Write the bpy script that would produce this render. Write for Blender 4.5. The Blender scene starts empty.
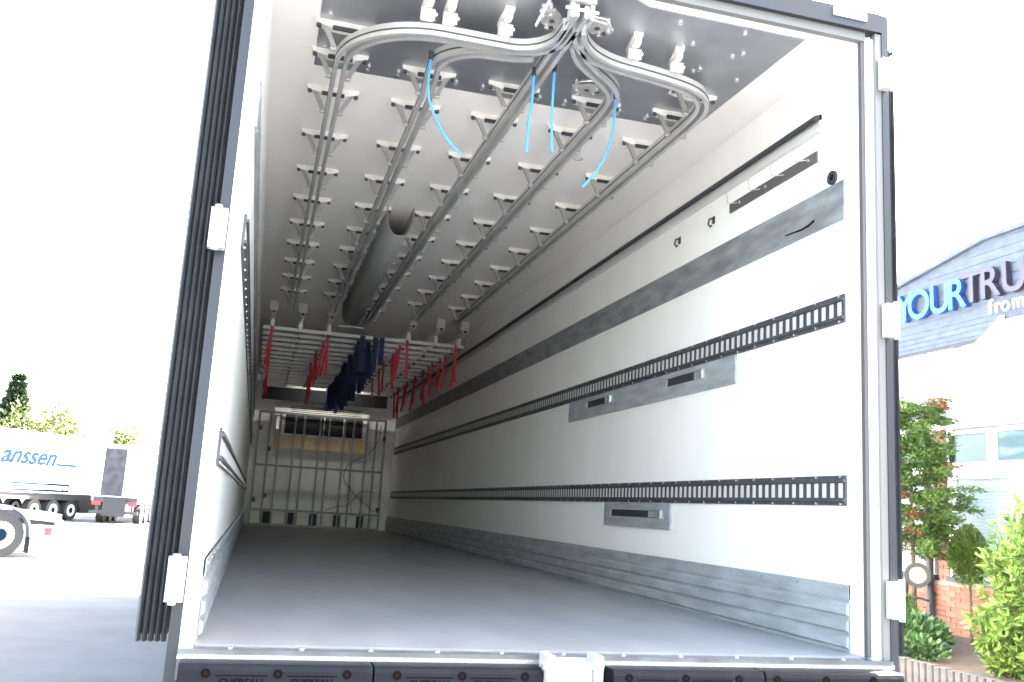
import bpy, math, random
from mathutils import Vector, Matrix
random.seed(7)
SC = bpy.context.scene
COL = SC.collection
R = math.radians

# ------------------------------------------------------------------ camera
cam_d = bpy.data.cameras.new('camera')
cam_d.sensor_width = 36.0
cam_d.lens = 923.13 / 1024 * 36.0
cam_d.clip_start, cam_d.clip_end = 0.05, 500
cam = bpy.data.objects.new('camera', cam_d)
cam.location = (-1.1092, -3.2479, 0.4761)
cam.rotation_euler = (1.753293, -0.057772, -0.270243)
COL.objects.link(cam)
SC.camera = cam

# ------------------------------------------------------------------ sky, sun, exposure
world = bpy.data.worlds.new('world')
SC.world = world
world.use_nodes = True
wn = world.node_tree
sky = wn.nodes.new('ShaderNodeTexSky')
sky.sky_type = 'NISHITA'
sky.sun_disc = False
sky.sun_elevation = R(45)
sky.sun_rotation = math.atan2(0.93, 0.37)
sky.air_density, sky.dust_density, sky.ozone_density = 1.0, 4.0, 0.4
bg = wn.nodes['Background']
haze = wn.nodes.new('ShaderNodeMix'); haze.data_type = 'RGBA'; haze.blend_type = 'MULTIPLY'
haze.inputs[0].default_value = 1.0
haze.inputs[7].default_value = (1.0, 0.905, 0.765, 1)
wn.links.new(sky.outputs[0], haze.inputs[6]); wn.links.new(haze.outputs[2], bg.inputs[0])
bg.inputs[1].default_value = 0.24

sun_d = bpy.data.lights.new('sun', 'SUN')
sun_d.energy = 13.0
sun_d.angle = R(0.53)
sun_d.color = (1.0, 0.95, 0.88)
sun = bpy.data.objects.new('sun', sun_d)
COL.objects.link(sun)
sun.rotation_euler = Vector((0.93, 0.37, 1.0)).to_track_quat('Z', 'Y').to_euler()
sun.location = (20, 10, 30)

vs = SC.view_settings
vs.view_transform = 'Standard'
vs.look = 'None'
vs.gamma = 1.0
vs.use_curve_mapping = False
vs.exposure = 3.50
SC.cycles.max_bounces = 20
SC.cycles.diffuse_bounces = 16
SC.cycles.glossy_bounces = 6

# ------------------------------------------------------------------ materials
MATS = {}
def mat(name, col, rough=0.5, metal=0.0, var=0.0, scale=8.0, stretch=(1, 1, 1), bump=0.0, bscale=40.0, spec=0.5, trans=0.0, alpha=1.0):
    if name in MATS: return MATS[name]
    m = bpy.data.materials.new(name); m.use_nodes = True
    nt = m.node_tree; b = nt.nodes['Principled BSDF']
    b.inputs['Base Color'].default_value = (*col, 1)
    b.inputs['Roughness'].default_value = rough
    b.inputs['Metallic'].default_value = metal
    b.inputs['Specular IOR Level'].default_value = spec
    if trans: b.inputs['Transmission Weight'].default_value = trans
    b.inputs['Alpha'].default_value = alpha
    if var or bump:
        tc = nt.nodes.new('ShaderNodeTexCoord'); mp = nt.nodes.new('ShaderNodeMapping')
        mp.inputs['Scale'].default_value = stretch
        nt.links.new(tc.outputs['Object'], mp.inputs[0])
    if var:
        n = nt.nodes.new('ShaderNodeTexNoise'); n.inputs['Scale'].default_value = scale; n.inputs['Detail'].default_value = 5
        nt.links.new(mp.outputs[0], n.inputs[0])
        r = nt.nodes.new('ShaderNodeValToRGB')
        r.color_ramp.elements[0].position = 0.3; r.color_ramp.elements[1].position = 0.7
        r.color_ramp.elements[0].color = (*[c * (1 - var) for c in col], 1)
        r.color_ramp.elements[1].color = (*[min(1, c * (1 + var)) for c in col], 1)
        nt.links.new(n.outputs[0], r.inputs[0]); nt.links.new(r.outputs[0], b.inputs['Base Color'])
    if bump:
        n2 = nt.nodes.new('ShaderNodeTexNoise'); n2.inputs['Scale'].default_value = bscale
        nt.links.new(mp.outputs[0], n2.inputs[0])
        bp = nt.nodes.new('ShaderNodeBump'); bp.inputs['Strength'].default_value = bump; bp.inputs['Distance'].default_value = 0.01
        nt.links.new(n2.outputs[0], bp.inputs['Height']); nt.links.new(bp.outputs[0], b.inputs['Normal'])
    MATS[name] = m
    return m

M = dict(
    wall=mat('white_panel', (0.90, 0.88, 0.835), 0.36, 0, 0.025, 3.0, (1, 1, 0.25), 0.05, 30, 0.4),
    ceil=mat('white_ceiling', (0.85, 0.81, 0.765), 0.45, 0, 0.02, 2.0, spec=0.35),
    floor=mat('grey_floor', (0.265, 0.28, 0.295), 0.40, 0.1, 0.14, 4.0, (1.0, 0.35, 1), 0.08, 60),
    alu=mat('brushed_aluminium', (0.36, 0.385, 0.40), 0.42, 0.2, 0.22, 7.0, (1, 0.6, 3.0), 0.05, 40),
    alu_strip=mat('scuffed_aluminium', (0.27, 0.285, 0.29), 0.5, 0.35, 0.30, 9.0, (1, 0.5, 2)),
    steel=mat('stainless_sheet', (0.44, 0.445, 0.465), 0.46, 0.85, 0.15, 3.0),
    rail=mat('rail_aluminium', (0.58, 0.57, 0.55), 0.38, 0.55, 0.06, 10),
    hanger=mat('cast_aluminium', (0.80, 0.77, 0.71), 0.5, 0.0, 0.08, 20),
    cast=mat('grey_casting', (0.34, 0.33, 0.31), 0.5, 0.3, 0.15, 20),
    chrome=mat('bright_steel', (0.80, 0.80, 0.80), 0.25, 0.8),
    dark=mat('dark_steel', (0.055, 0.058, 0.065), 0.45, 0.4),
    black=mat('black_rubber', (0.022, 0.024, 0.028), 0.6, 0, 0.2, 12),
    channel=mat('track_channel', (0.09, 0.092, 0.10), 0.5, 0.4, 0.2, 20),
    rung=mat('track_rung', (0.72, 0.72, 0.70), 0.4, 0.3),
    post=mat('slate_blue_paint', (0.020, 0.023, 0.030), 0.45, 0, 0.08, 6),
    white=mat('white_paint', (0.80, 0.79, 0.78), 0.4),
    ltgrey=mat('light_grey_paint', (0.55, 0.54, 0.52), 0.45),
    lining=mat('grey_lining', (0.17, 0.165, 0.155), 0.5),
    sill=mat('worn_threshold', (0.13, 0.135, 0.14), 0.45, 0.3, 0.25, 9),
    latchw=mat('latch_paint', (0.42, 0.41, 0.40), 0.4),
    lip=mat('door_lip_rubber', (0.040, 0.042, 0.046), 0.6, 0, 0.2, 12),
    boardm=mat('matt_black_board', (0.018, 0.018, 0.020), 0.8, spec=0.1),
    seal=mat('seal_rubber', (0.10, 0.09, 0.09), 0.6),
    bumper=mat('rubber_bumper', (0.011, 0.0125, 0.0165), 0.6, 0, 0.15, 10, bump=0.1, bscale=80, spec=0.12),
    emboss=mat('embossed_rubber', (0.003, 0.0035, 0.005), 0.7, spec=0.05),
    rust=mat('rusty_bolt', (0.014, 0.007, 0.004), 0.8, 0.0, spec=0.05),
    duct=mat('grey_duct', (0.26, 0.26, 0.25), 0.55, 0, 0.05, 4),
    red=mat('red_webbing', (0.62, 0.025, 0.05), 0.6),
    reflect_red=mat('red_lens', (0.65, 0.03, 0.04), 0.3),
    reflect_pink=mat('pale_reflector', (0.80, 0.62, 0.66), 0.3),
    blue=mat('blue_cord', (0.06, 0.30, 0.80), 0.45),
    navy=mat('navy_webbing', (0.010, 0.022, 0.085), 0.7),
    bulk=mat('bulkhead_grey', (0.84, 0.85, 0.84), 0.5, 0, 0.04, 3),
    grid=mat('grid_grey', (0.20, 0.21, 0.22), 0.45, 0.4),
    vent=mat('vent_white', (0.82, 0.80, 0.74), 0.5, 0, 0.06, 6),
    card=mat('tan_board', (0.84, 0.64, 0.40), 0.7, 0, 0.10, 6),
    asphalt=mat('asphalt', (0.080, 0.085, 0.094), 0.85, 0, 0.13, 1.5, bump=0.35, bscale=60, spec=0.25),
    concrete=mat('palisade_concrete', (0.10, 0.095, 0.09), 0.85, 0, 0.2, 10, bump=0.3, bscale=60),
    soil=mat('garden_soil', (0.09, 0.065, 0.045), 0.9, 0, 0.3, 10, bump=0.6, bscale=25),
    mortar=mat('mortar', (0.25, 0.22, 0.20), 0.9),
    brick=mat('red_brick', (0.22, 0.095, 0.062), 0.8, 0, 0.25, 5, bump=0.25, bscale=60),
    brick2=mat('pale_red_brick', (0.27, 0.13, 0.09), 0.8, 0, 0.25, 5, bump=0.25, bscale=60),
    slate=mat('slate_shingle', (0.082, 0.102, 0.14), 0.55, 0, 0.22, 2.2, (1, 2, 4)),
    render=mat('white_render', (0.80, 0.80, 0.79), 0.8),
    frame=mat('white_upvc', (0.80, 0.81, 0.82), 0.35),
    pane=mat('window_glass', (0.10, 0.16, 0.19), 0.06, 0, spec=0.8),
    shutter=mat('pale_shutter', (0.30, 0.36, 0.36), 0.5),
    glassroof=mat('opal_roof_sheet', (0.72, 0.74, 0.76), 0.25),
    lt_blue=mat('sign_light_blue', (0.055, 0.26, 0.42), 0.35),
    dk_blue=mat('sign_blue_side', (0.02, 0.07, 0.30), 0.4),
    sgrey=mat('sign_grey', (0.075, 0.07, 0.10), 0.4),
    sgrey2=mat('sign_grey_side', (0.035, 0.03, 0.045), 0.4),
    decal=mat('blue_decal', (0.008, 0.017, 0.042), 0.8, spec=0.0),
    tyre=mat('tyre_rubber', (0.03, 0.03, 0.032), 0.75),
    mud=mat('mudguard_grey', (0.30, 0.32, 0.38), 0.45),
    pipe=mat('brown_downpipe', (0.055, 0.045, 0.045), 0.5),
    lens=mat('cream_lens', (0.40, 0.34, 0.19), 0.25),
    bark=mat('bark', (0.10, 0.07, 0.05), 0.9, 0, 0.3, 20),
    curtain=mat('grey_curtain', (0.06, 0.06, 0.07), 0.8, 0, 0.3, 3, spec=0.0),
)
def leafmat(name, col):
    m = mat(name, col, 0.5, 0, 0.45, 6.0, spec=0.35)
    b = m.node_tree.nodes['Principled BSDF']
    b.inputs['Subsurface Weight'].default_value = 0.0
    return m
M['leaf_con'] = leafmat('conifer_green', (0.065, 0.12, 0.022))
M['leaf_bam'] = leafmat('bamboo_green', (0.15, 0.24, 0.045))
M['leaf_thu'] = leafmat('thuja_green', (0.07, 0.115, 0.02))
M['leaf_low'] = leafmat('ivy_green', (0.075, 0.14, 0.05))
M['leaf_jun'] = leafmat('juniper_green', (0.085, 0.14, 0.03))
M['leaf_red'] = leafmat('rust_brown_leaf', (0.20, 0.07, 0.035))
M['leaf_far'] = leafmat('spruce_green', (0.035, 0.06, 0.03))
M['leaf_yel'] = leafmat('lime_green', (0.10, 0.125, 0.028))

# ------------------------------------------------------------------ mesh helpers
class MB:
    def __init__(s): s.v = []; s.f = []; s.sm = []
    def add(s, vs_, fs, smooth=False):
        o = len(s.v); s.v += [tuple(p) for p in vs_]
        for f in fs: s.f.append(tuple(i + o for i in f)); s.sm.append(smooth)
        return s
    def box(s, x0, x1, y0, y1, z0, z1):
        v = [(x, y, z) for z in (z0, z1) for y in (y0, y1) for x in (x0, x1)]
        return s.add(v, [(0, 2, 3, 1), (4, 5, 7, 6), (0, 1, 5, 4), (2, 6, 7, 3), (0, 4, 6, 2), (1, 3, 7, 5)])
    def cbox(s, x0, x1, y0, y1, z0, z1, c):       # box with its upright edges along x chamfered (rounded front)
        poly = [(y0, z0 + c), (y0 + c * .3, z0 + c * .3), (y0 + c, z0), (y1, z0), (y1, z1), (y0 + c, z1), (y0 + c * .3, z1 - c * .3), (y0, z1 - c)]
        return s.prism(poly, 'x', x0, x1)
    def prism(s, poly, ax, a, b):
        n = len(poly)
        def P(q, t):
            return {'x': (t, q[0], q[1]), 'y': (q[0], t, q[1]), 'z': (q[0], q[1], t)}[ax]
        v = [P(q, a) for q in poly] + [P(q, b) for q in poly]
        f = [tuple(range(n))[::-1], tuple(range(n, 2 * n))] + [(i, (i + 1) % n, n + (i + 1) % n, n + i) for i in range(n)]
        return s.add(v, f)
    def cyl(s, p0, p1, r0, r1=None, n=10, caps=True):
        r1 = r0 if r1 is None else r1
        p0, p1 = Vector(p0), Vector(p1); d = (p1 - p0).normalized()
        u = d.orthogonal().normalized(); w = d.cross(u)
        v = []
        for p, r in ((p0, r0), (p1, r1)):
            for i in range(n):
                a = 2 * math.pi * i / n
                v.append(p + r * (math.cos(a) * u + math.sin(a) * w))
        s.add(v, [(i, (i + 1) % n, n + (i + 1) % n, n + i) for i in range(n)], True)
        if caps: s.add(v, [tuple(range(n))[::-1], tuple(range(n, 2 * n))])
        return s
    def ring(s, c, ax, ro, ri, t, n=20):            # flat washer, axis vector ax, thickness t
        c = Vector(c); d = Vector(ax).normalized(); u = d.orthogonal().normalized(); w = d.cross(u)
        v = []
        for off in (0, t):
            for r in (ro, ri):
                for i in range(n):
                    a = 2 * math.pi * i / n
                    v.append(c + d * off + r * (math.cos(a) * u + math.sin(a) * w))
        f = []
        for i in range(n):
            j = (i + 1) % n
            f += [(i, j, n + j, n + i), (2 * n + i, 3 * n + i, 3 * n + j, 2 * n + j), (i, 2 * n + i, 2 * n + j, j), (n + i, n + j, 3 * n + j, 3 * n + i)]
        return s.add(v, f)
    def tube(s, pts, r, n=8, r_end=None):
        pts = [Vector(p) for p in pts]; v = []; k = len(pts)
        u = None
        for i, p in enumerate(pts):
            d = (pts[min(i + 1, k - 1)] - pts[max(i - 1, 0)]).normalized()
            u = d.orthogonal().normalized() if u is None else (u - d * u.dot(d)).normalized()
            w = d.cross(u)
            rr = r if r_end is None else r + (r_end - r) * i / (k - 1)
            for j in range(n):
                a = 2 * math.pi * j / n
                v.append(p + rr * (math.cos(a) * u + math.sin(a) * w))
        f = [(i * n + j, i * n + (j + 1) % n, (i + 1) * n + (j + 1) % n, (i + 1) * n + j) for i in range(k - 1) for j in range(n)]
        s.add(v, f, True)
        s.add(v[:n], [tuple(range(n))[::-1]]); s.add(v[-n:], [tuple(range(n))])
        return s
    def sweep(s, path, off, w, z0, z1):             # rectangular bar following a plan path, offset sideways
        k = len(path); v = []
        for i, p in enumerate(path):
            a, b = Vector(path[max(i - 1, 0)]), Vector(path[min(i + 1, k - 1)])
            d = (b - a).normalized(); nrm = Vector((-d.y, d.x)); c = Vector(p)
            for o, z in ((off - w, z0), (off + w, z0), (off + w, z1), (off - w, z1)):
                q = c + nrm * o; v.append((q.x, q.y, z))
        f = [(i * 4 + j, i * 4 + (j + 1) % 4, i * 4 + 4 + (j + 1) % 4, i * 4 + 4 + j) for i in range(k - 1) for j in range(4)]
        s.add(v, f); s.add(v[:4], [(3, 2, 1, 0)]); s.add(v[-4:], [(0, 1, 2, 3)])
        return s
    def mesh(s, name, m):
        me = bpy.data.meshes.new(name); me.from_pydata(s.v, [], s.f)
        me.polygons.foreach_set('use_smooth', s.sm)
        for x in (m if isinstance(m, (list, tuple)) else [m]): me.materials.append(x)
        import bmesh
        if len(s.f) < 20000:
            b = bmesh.new(); b.from_mesh(me); bmesh.ops.recalc_face_normals(b, faces=b.faces); b.to_mesh(me); b.free()
        me.update()
        return me
    def build(s, name, m, parent=None, loc=None):
        return link(name, s.mesh(name, m), parent, loc)

def link(name, me, parent=None, loc=None, rz=0):
    o = bpy.data.objects.new(name, me); COL.objects.link(o)
    if loc: o.location = loc
    if rz: o.rotation_euler = (0, 0, rz)
    if parent: o.parent = parent
    return o
def tag(o, label, cat, group=None):
    o['label'] = label; o['category'] = cat
    if group: o['group'] = group
    return o
def struct(o, label=None, cat=None):
    o['kind'] = 'structure'
    if label: o['label'] = label
    if cat: o['category'] = cat
    return o
def stuff(o): o['kind'] = 'stuff'; return o
def thing(name, label, cat, loc=(0, 0, 0), group=None, rz=0):
    o = bpy.data.objects.new(name, None); COL.objects.link(o); o.location = loc; o.rotation_euler = (0, 0, rz)
    o.empty_display_size = 0.1
    return tag(o, label, cat, group)
def text_mesh(txt, size, ext, mats, shear=0.0, name='letter', bold=0.0):
    c = bpy.data.curves.new('t', 'FONT'); c.body = txt; c.size = size; c.extrude = ext; c.shear = shear; c.offset = bold
    o = bpy.data.objects.new('t', c); COL.objects.link(o)
    dg = bpy.context.evaluated_depsgraph_get()
    me = bpy.data.meshes.new_from_object(o.evaluated_get(dg))
    bpy.data.objects.remove(o); me.name = name
    me.materials.clear()
    for m in mats: me.materials.append(m)
    if len(mats) > 1:
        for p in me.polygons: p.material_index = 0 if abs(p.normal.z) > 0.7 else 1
    return me
def arc(cx, cy, r, a0, a1, n=12):
    return [(cx + r * math.cos(R(a0 + (a1 - a0) * i / n)), cy + r * math.sin(R(a0 + (a1 - a0) * i / n))) for i in range(n + 1)]
def catmull(pts, n=5):
    out = []
    P = [Vector(p) for p in pts]; P = [P[0] * 2 - P[1]] + P + [P[-1] * 2 - P[-2]]
    for i in range(1, len(P) - 2):
        for k in range(n):
            t = k / n; a, b, c, d = P[i - 1:i + 3]
            out.append(0.5 * (2 * b + (c - a) * t + (2 * a - 5 * b + 4 * c - d) * t * t + (3 * b - a - 3 * c + d) * t ** 3))
    out.append(P[-2])
    return [tuple(p) for p in out]
ORD = ['first', 'second', 'third', 'fourth', 'fifth', 'sixth', 'seventh', 'eighth', 'ninth', 'tenth', 'eleventh', 'twelfth',
       'thirteenth', 'fourteenth', 'fifteenth', 'sixteenth', 'seventeenth']

H, L, HW, GZ = 2.593, 13.64, 1.245, -1.2

# ------------------------------------------------------------------ ground and trailer shell
struct(MB().box(-140, 140, -60, 220, GZ - 0.2, GZ).build('ground', M['asphalt']), 'grey asphalt yard around the trailer', 'ground')
struct(MB().box(-1.30, 1.30, 0, L + 0.1, -0.12, 0).build('floor', M['floor']), 'grey loading floor of the trailer', 'floor')
ceiling = struct(MB().box(-1.30, 1.30, 0, L + 0.1, H, H + 0.10).build('ceiling', M['ceil']), 'white ceiling of the trailer', 'ceiling')
wl = struct(MB().box(-1.30, -HW, 0, L + 0.1, 0, H).build('wall_left', M['wall']), 'white left side wall of the trailer', 'wall')
wr = struct(MB().box(HW, 1.30, 0, L + 0.1, 0, H).build('wall_right', M['wall']), 'white right side wall of the trailer', 'wall')
wf = struct(MB().box(-HW, HW, L, L + 0.1, 0, H).build('wall_front', M['bulk']), 'grey end wall of the trailer', 'wall')
# undercarriage of the trailer, standing on the yard
u = thing('trailer_chassis', 'dark steel chassis and wheels under the trailer floor', 'chassis', (0, 0, GZ))
for sx in (-0.45, 0.45): MB().box(sx - 0.07, sx + 0.07, 0.25, L - 0.2, 0.72, 1.08).build('chassis_beam', M['dark'], u)
for wy in (3.0, 4.3, 5.6):
    for sx in (-1, 1):
        MB().cyl((sx * 0.75, wy, 0.48), (sx * 1.15, wy, 0.48), 0.48, n=24).build('tyre', M['tyre'], u)
    MB().cyl((-0.75, wy, 0.48), (0.75, wy, 0.48), 0.07).build('axle', M['dark'], u)
for sx in (-0.6, 0.6): MB().box(sx - 0.08, sx + 0.08, 10.8, 11.0, 0, 0.75).build('landing_leg', M['dark'], u)

# kick plates: corrugated sheet along both walls
def kick(sign, nm, label, y0):
    k = bpy.data.objects.new(nm, None); COL.objects.link(k); k.location = (sign * HW, 0, 0); struct(k, label, 'kick plate')
    def bx(x0, x1, a, b, z0, z1, name, mm):
        MB().box(min(sign * -x0, sign * -x1), max(sign * -x0, sign * -x1), a, b, z0, z1).build(name, mm, k)
    bx(0, 0.006, y0, L, 0.0, 0.262, 'backing_sheet', M['alu'])
    for i, z in enumerate((0.010, 0.073, 0.136)):
        p = [(0.004, z), (0.020, z + 0.012), (0.020, z + 0.046), (0.004, z + 0.058)]
        MB().prism([(sign * -a, b) for a, b in p], 'y', y0, L).build('rib', M['alu'], k)
    bx(0, 0.010, y0, L, 0.205, 0.262, 'top_flange', M['alu'])
    b = MB()
    y = y0 + 0.06
    while y < L:
        b.cyl((0, y, 0.245), (sign * -0.014, y, 0.245), 0.006, n=6); y += 0.3
    stuff(b.build('rivets', M['chrome'], k))
kick(1, 'baseboard_right', 'ribbed grey aluminium kick plate along the right wall', 0.085)
kick(-1, 'baseboard_left', 'ribbed grey aluminium kick plate along the left wall', 0.085)

# ------------------------------------------------------------------ lashing rails with rungs
rung_me = MB().box(-0.0004, 0.0004, -0.0145, 0.0145, -0.030, 0.030).mesh('rung', M['rung'])
def lash(sign, z, label, y0, detail):
    t = thing('lashing_rail', label, 'rail', (sign * HW, 0, z), 'slotted lashing rails on the side walls')
    def bx(d, z0, z1, nm, mm, dd=0.0): MB().box(min(-sign * dd, -sign * d), max(-sign * dd, -sign * d), y0, 13.3, z0, z1).build(nm, mm, t)
    bx(0.010, -0.062, 0.062, 'back_plate', M['channel'])
    bx(0.020, 0.034, 0.046, 'upper_lip', M['channel'], .01)
    bx(0.020, -0.046, -0.034, 'lower_lip', M['channel'], .01)
    y = y0 + 0.03; rest = MB(); scr = MB(); i = 0
    while y < 13.2:
        if y < detail: link('rung', rung_me, t, (-sign * 0.0102, y, 0))
        else: rest.box(-sign * 0.0102 - .0004, -sign * 0.0102 + .0004, y - 0.0145, y + 0.0145, -0.03, 0.03)
        if i % 3 == 0:
            for zz in (0.054, -0.054): scr.cyl((-sign * 0.008, y, zz), (-sign * 0.016, y, zz), 0.006, n=6)
        y += 0.058; i += 1
    stuff(rest.build('far_rungs', M['rung'], t)); stuff(scr.build('screws', M['chrome'], t))
lash(1, 0.640, 'slotted lashing rail low on the right wall', 0.10, 7.0)
lash(1, 1.412, 'slotted lashing rail at mid height of the right wall', 0.10, 7.0)
lash(-1, 0.640, 'slotted lashing rail low on the left wall', 0.10, 2.5)
lash(-1, 1.412, 'slotted lashing rail at mid height of the left wall', 0.10, 2.5)

# flat rub strips
for sg, side in ((1, 'right'), (-1, 'left')):
    t = thing('rub_strip', 'flat scuffed grey aluminium strip high on the %s wall' % side, 'strip', (sg * HW, 0, 1.90), 'rub strips on the side walls')
    MB().box(*sorted((0, -sg * 0.008)), 0.10, 13.4, -0.09, 0.09).build('strip', M['alu_strip'], t)
    b = MB(); y = 0.2
    while y < 13.3:
        for zz in (-.07, .07): b.cyl((0, y, zz), (-sg * 0.011, y, zz), 0.005, n=6)
        y += 0.4
    stuff(b.build('rivets', M['chrome'], t))
    if sg == 1:
        MB().tube([(-0.009, 0.32, -0.035), (-0.0095, 0.36, -0.045), (-0.0095, 0.42, -0.05), (-0.0095, 0.50, -0.044), (-0.009, 0.56, -0.04)], 0.006, 6, 0.003).build('scratch_mark', M['rust'], t)
    if sg == -1: continue
    # upper hanging rail
    t = thing('hanging_rail', 'dark narrow hanging rail near the ceiling on the %s wall' % side, 'rail', (sg * HW, 0, 2.325))
    MB().box(*sorted((0, -sg * 0.012)), 0.27, 13.4, -0.045, 0.040).build('back_plate', M['ltgrey'], t)
    MB().prism([(0, 0.040), (-sg * .034, 0.030), (-sg * .036, 0.006), (-sg * .026, 0.002), (-sg * .012, 0.012), (0, 0.012)], 'y', 0.27, 13.4).build('hook_lip', M['dark'], t)
    MB().box(*sorted((-sg * 0.012, -sg * 0.024)), 0.27, 13.4, -0.045, -0.030).build('lower_lip', M['ltgrey'], t)

# hook strip with four wire hooks
t = thing('hook_strip', 'short grey strip with four thin wire hooks on the right wall', 'hook strip', (HW, 0, 2.17))
MB().box(-0.010, 0, 0.30, 1.12, -0.026, 0.026).build('strip', M['seal'], t)
for y in (0.415, 0.625, 0.846, 1.076):
    MB().tube([(-0.012, y - 0.05, 0.005), (-0.03, y - .01, 0.012), (-0.034, y + .02, 0.02), (-0.020, y + .05, 0.06), (-0.010, y + 0.085, 0.112)], 0.0025, 6).build('hook', M['ltgrey'], t)
for y in (0.36, 0.74, 1.0): MB().cyl((-0.008, y, 0), (-0.016, y, 0), 0.009, n=8).build('screw', M['chrome'], t)
# grommet and two small hooks
t = thing('wall_grommet', 'round dark grommet on the right wall beside the opening', 'grommet', (HW, 0.182, 2.025))
MB().ring((-0.001, 0, 0), (-1, 0, 0), 0.032, 0.016, 0.012).build('ring', M['dark'], t)
MB().cyl((0, 0, 0), (-0.006, 0, 0), 0.016, n=14).build('plug', M['rust'], t)
for y, w in ((1.754, 'farther'), (1.315, 'nearer')):
    t = thing('wall_hook', 'small dark hook on the right wall, the %s of two' % w, 'hook', (HW, y, 2.155), 'small dark wall hooks')
    MB().box(-0.006, 0, -0.012, 0.012, -0.012, 0.03).build('hook_plate', M['dark'], t)
    MB().tube([(-0.004, 0, 0.02), (-0.03, 0, 0.01), (-0.036, 0, -0.02), (-0.022, 0, -0.034), (-.016, 0, -.024)], 0.006, 6).build('hook_arm', M['dark'], t)

# aluminium plates with slot handles
def slot_plate(y0, y1, z0, z1, slots, label):
    t = thing('latch_plate', label, 'plate', (HW, 0, 0), 'latch plates under the lashing rails')
    b = MB(); ys = sorted([y0, y1] + [v for s in slots for v in s[:2]])
    zs0, zs1 = slots[0][2], slots[0][3]
    b.box(-0.012, 0, y0, y1, z0, zs0); b.box(-0.012, 0, y0, y1, zs1, z1)
    for i in range(0, len(ys) - 1, 2): b.box(-0.012, 0, ys[i], ys[i + 1], zs0, zs1)
    b.build('plate', M['alu'], t)
    for a, c, q0, q1 in slots:
        MB().box(-0.004, 0.0, a, c, q0, q1).build('slot_shade', M['dark'], t)  # dark insert painting the shade of a deeper slot recess
        MB().box(-0.010, -0.004, a, a + (c - a) * 0.24, q0 + .004, q1 - .004).build('slider', M['alu'], t)
        MB().box(-0.022, -0.008, a + 0.0, a + 0.045, q0 - .002, q1 + .002).build('bright_catch', M['chrome'], t)
slot_plate(1.03, 3.69, 1.195, 1.348, [(1.39, 1.87, 1.268, 1.318), (2.79, 3.28, 1.268, 1.318)], 'long grey plate with two slots under the middle right rail')
slot_plate(1.773, 2.83, 0.422, 0.576, [(1.89, 2.71, 0.486, 0.530)], 'short grey plate with one slot under the low right rail')

# ------------------------------------------------------------------ steel sheet on the ceiling
t = thing('ceiling_sheet', 'dark stainless steel sheet on the ceiling behind the opening', 'metal sheet', (0, 0, H))
MB().prism([(-1.045, 0.06), (-0.42, 0.06), (-0.30, 0.0), (0.16, 0.0), (0.28, 0.06), (1.02, 0.06), (0.995, 1.10), (0.985, 1.13), (-1.04, 1.13)], 'z', -0.006, -0.001).build('sheet', M['steel'], t)
bolt_me = MB().cyl((0, 0, -0.016), (0, 0, -0.004), 0.011, n=8).mesh('bolt', M['chrome'])
for x, y in ((-0.78, 1.04), (-0.78, 1.07), (-0.63, 1.04), (-0.63, 1.07), (-0.34, 1.04), (-0.34, 1.07), (-0.20, 1.04), (-0.20, 1.07), (0.10, 1.04), (0.10, 1.07),
             (0.24, 1.04), (0.24, 1.07), (0.54, 1.04), (0.54, 1.07), (0.70, 1.04), (0.70, 1.07), (-1.0, 0.6), (-1.0, 0.9), (0.55, 0.30), (0.58, 0.26), (0.80, 0.30),
             (0.83, 0.26), (0.93, 0.5), (0.93, 0.8), (0.45, 0.12), (0.75, 0.10), (-0.6, 0.12), (-0.85, 0.12), (0.70, 0.5), (0.72, .47)):
    link('bolt', bolt_me, t, (x, y, 0))

# ------------------------------------------------------------------ overhead rails
ZB, ZT = 2.445, 2.498
def hanger_meshes():
    zt = H - 0.0015
    b = MB()
    b.prism([(-0.135, zt), (0.135, zt), (0.130, zt - .022), (0.075, zt - .036), (-0.075, zt - .036), (-0.130, zt - .022)], 'y', -0.040, -0.022)
    b.prism([(-0.12, -0.030), (0.12, -0.030), (0.10, 0.05), (0.03, 0.065), (-0.03, 0.065), (-0.10, 0.05)], 'z', zt - 0.010, zt)
    plate = b.mesh('hanger', M['hanger'])
    leg = MB(); leg.prism([(0.108, zt - .020), (0.086, zt - .020), (0.034, ZB + 0.024), (0.034, ZB + .004), (0.046, ZB + .004)], 'y', -0.034, -0.018)
    leg.cyl((0.060, -0.026, ZB + 0.014), (0.034, -0.026, ZB + 0.014), 0.011, n=8)
    gap_shade = MB().box(-0.058, 0.058, -0.052, -0.040, zt - 0.052, zt - 0.034).mesh('gap_shade', M['dark'])  # dark bar painting the shadow gap between hanger plate and rail
    bolt = MB().cyl((0, 0, 0), (0, 0, -0.020), 0.012, n=8).mesh('bolt', M['channel'])
    box = MB(); box.box(-0.15, -0.02, -0.05, 0.05, zt - 0.07, zt - 0.012); box.box(-0.13, -0.03, -0.052, -0.05, zt - 0.060, zt - 0.045)
    return plate, gap_shade, bolt, box.mesh('trolley_box', M['hanger']), leg.mesh('hanger_leg', M['cast'])
HP, HY, HB, HX, HL = hanger_meshes()
def hanger(parent, x, y, rz=0, extra=False):
    h = link('hanger', HP, parent, (x, y, 0), rz)
    link('gap_shade', HY, h)
    for q in (-0.118, 0.118): link('bolt', HB, h, (q, -0.024, H - 0.020))
    link('hanger_leg', HL, h); link('hanger_leg', HL, h).scale = (-1, 1, 1)
    if extra: link('trolley_box', HX, h, (0, 0.10, 0))
    return h
cz = H - 0.0015
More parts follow.
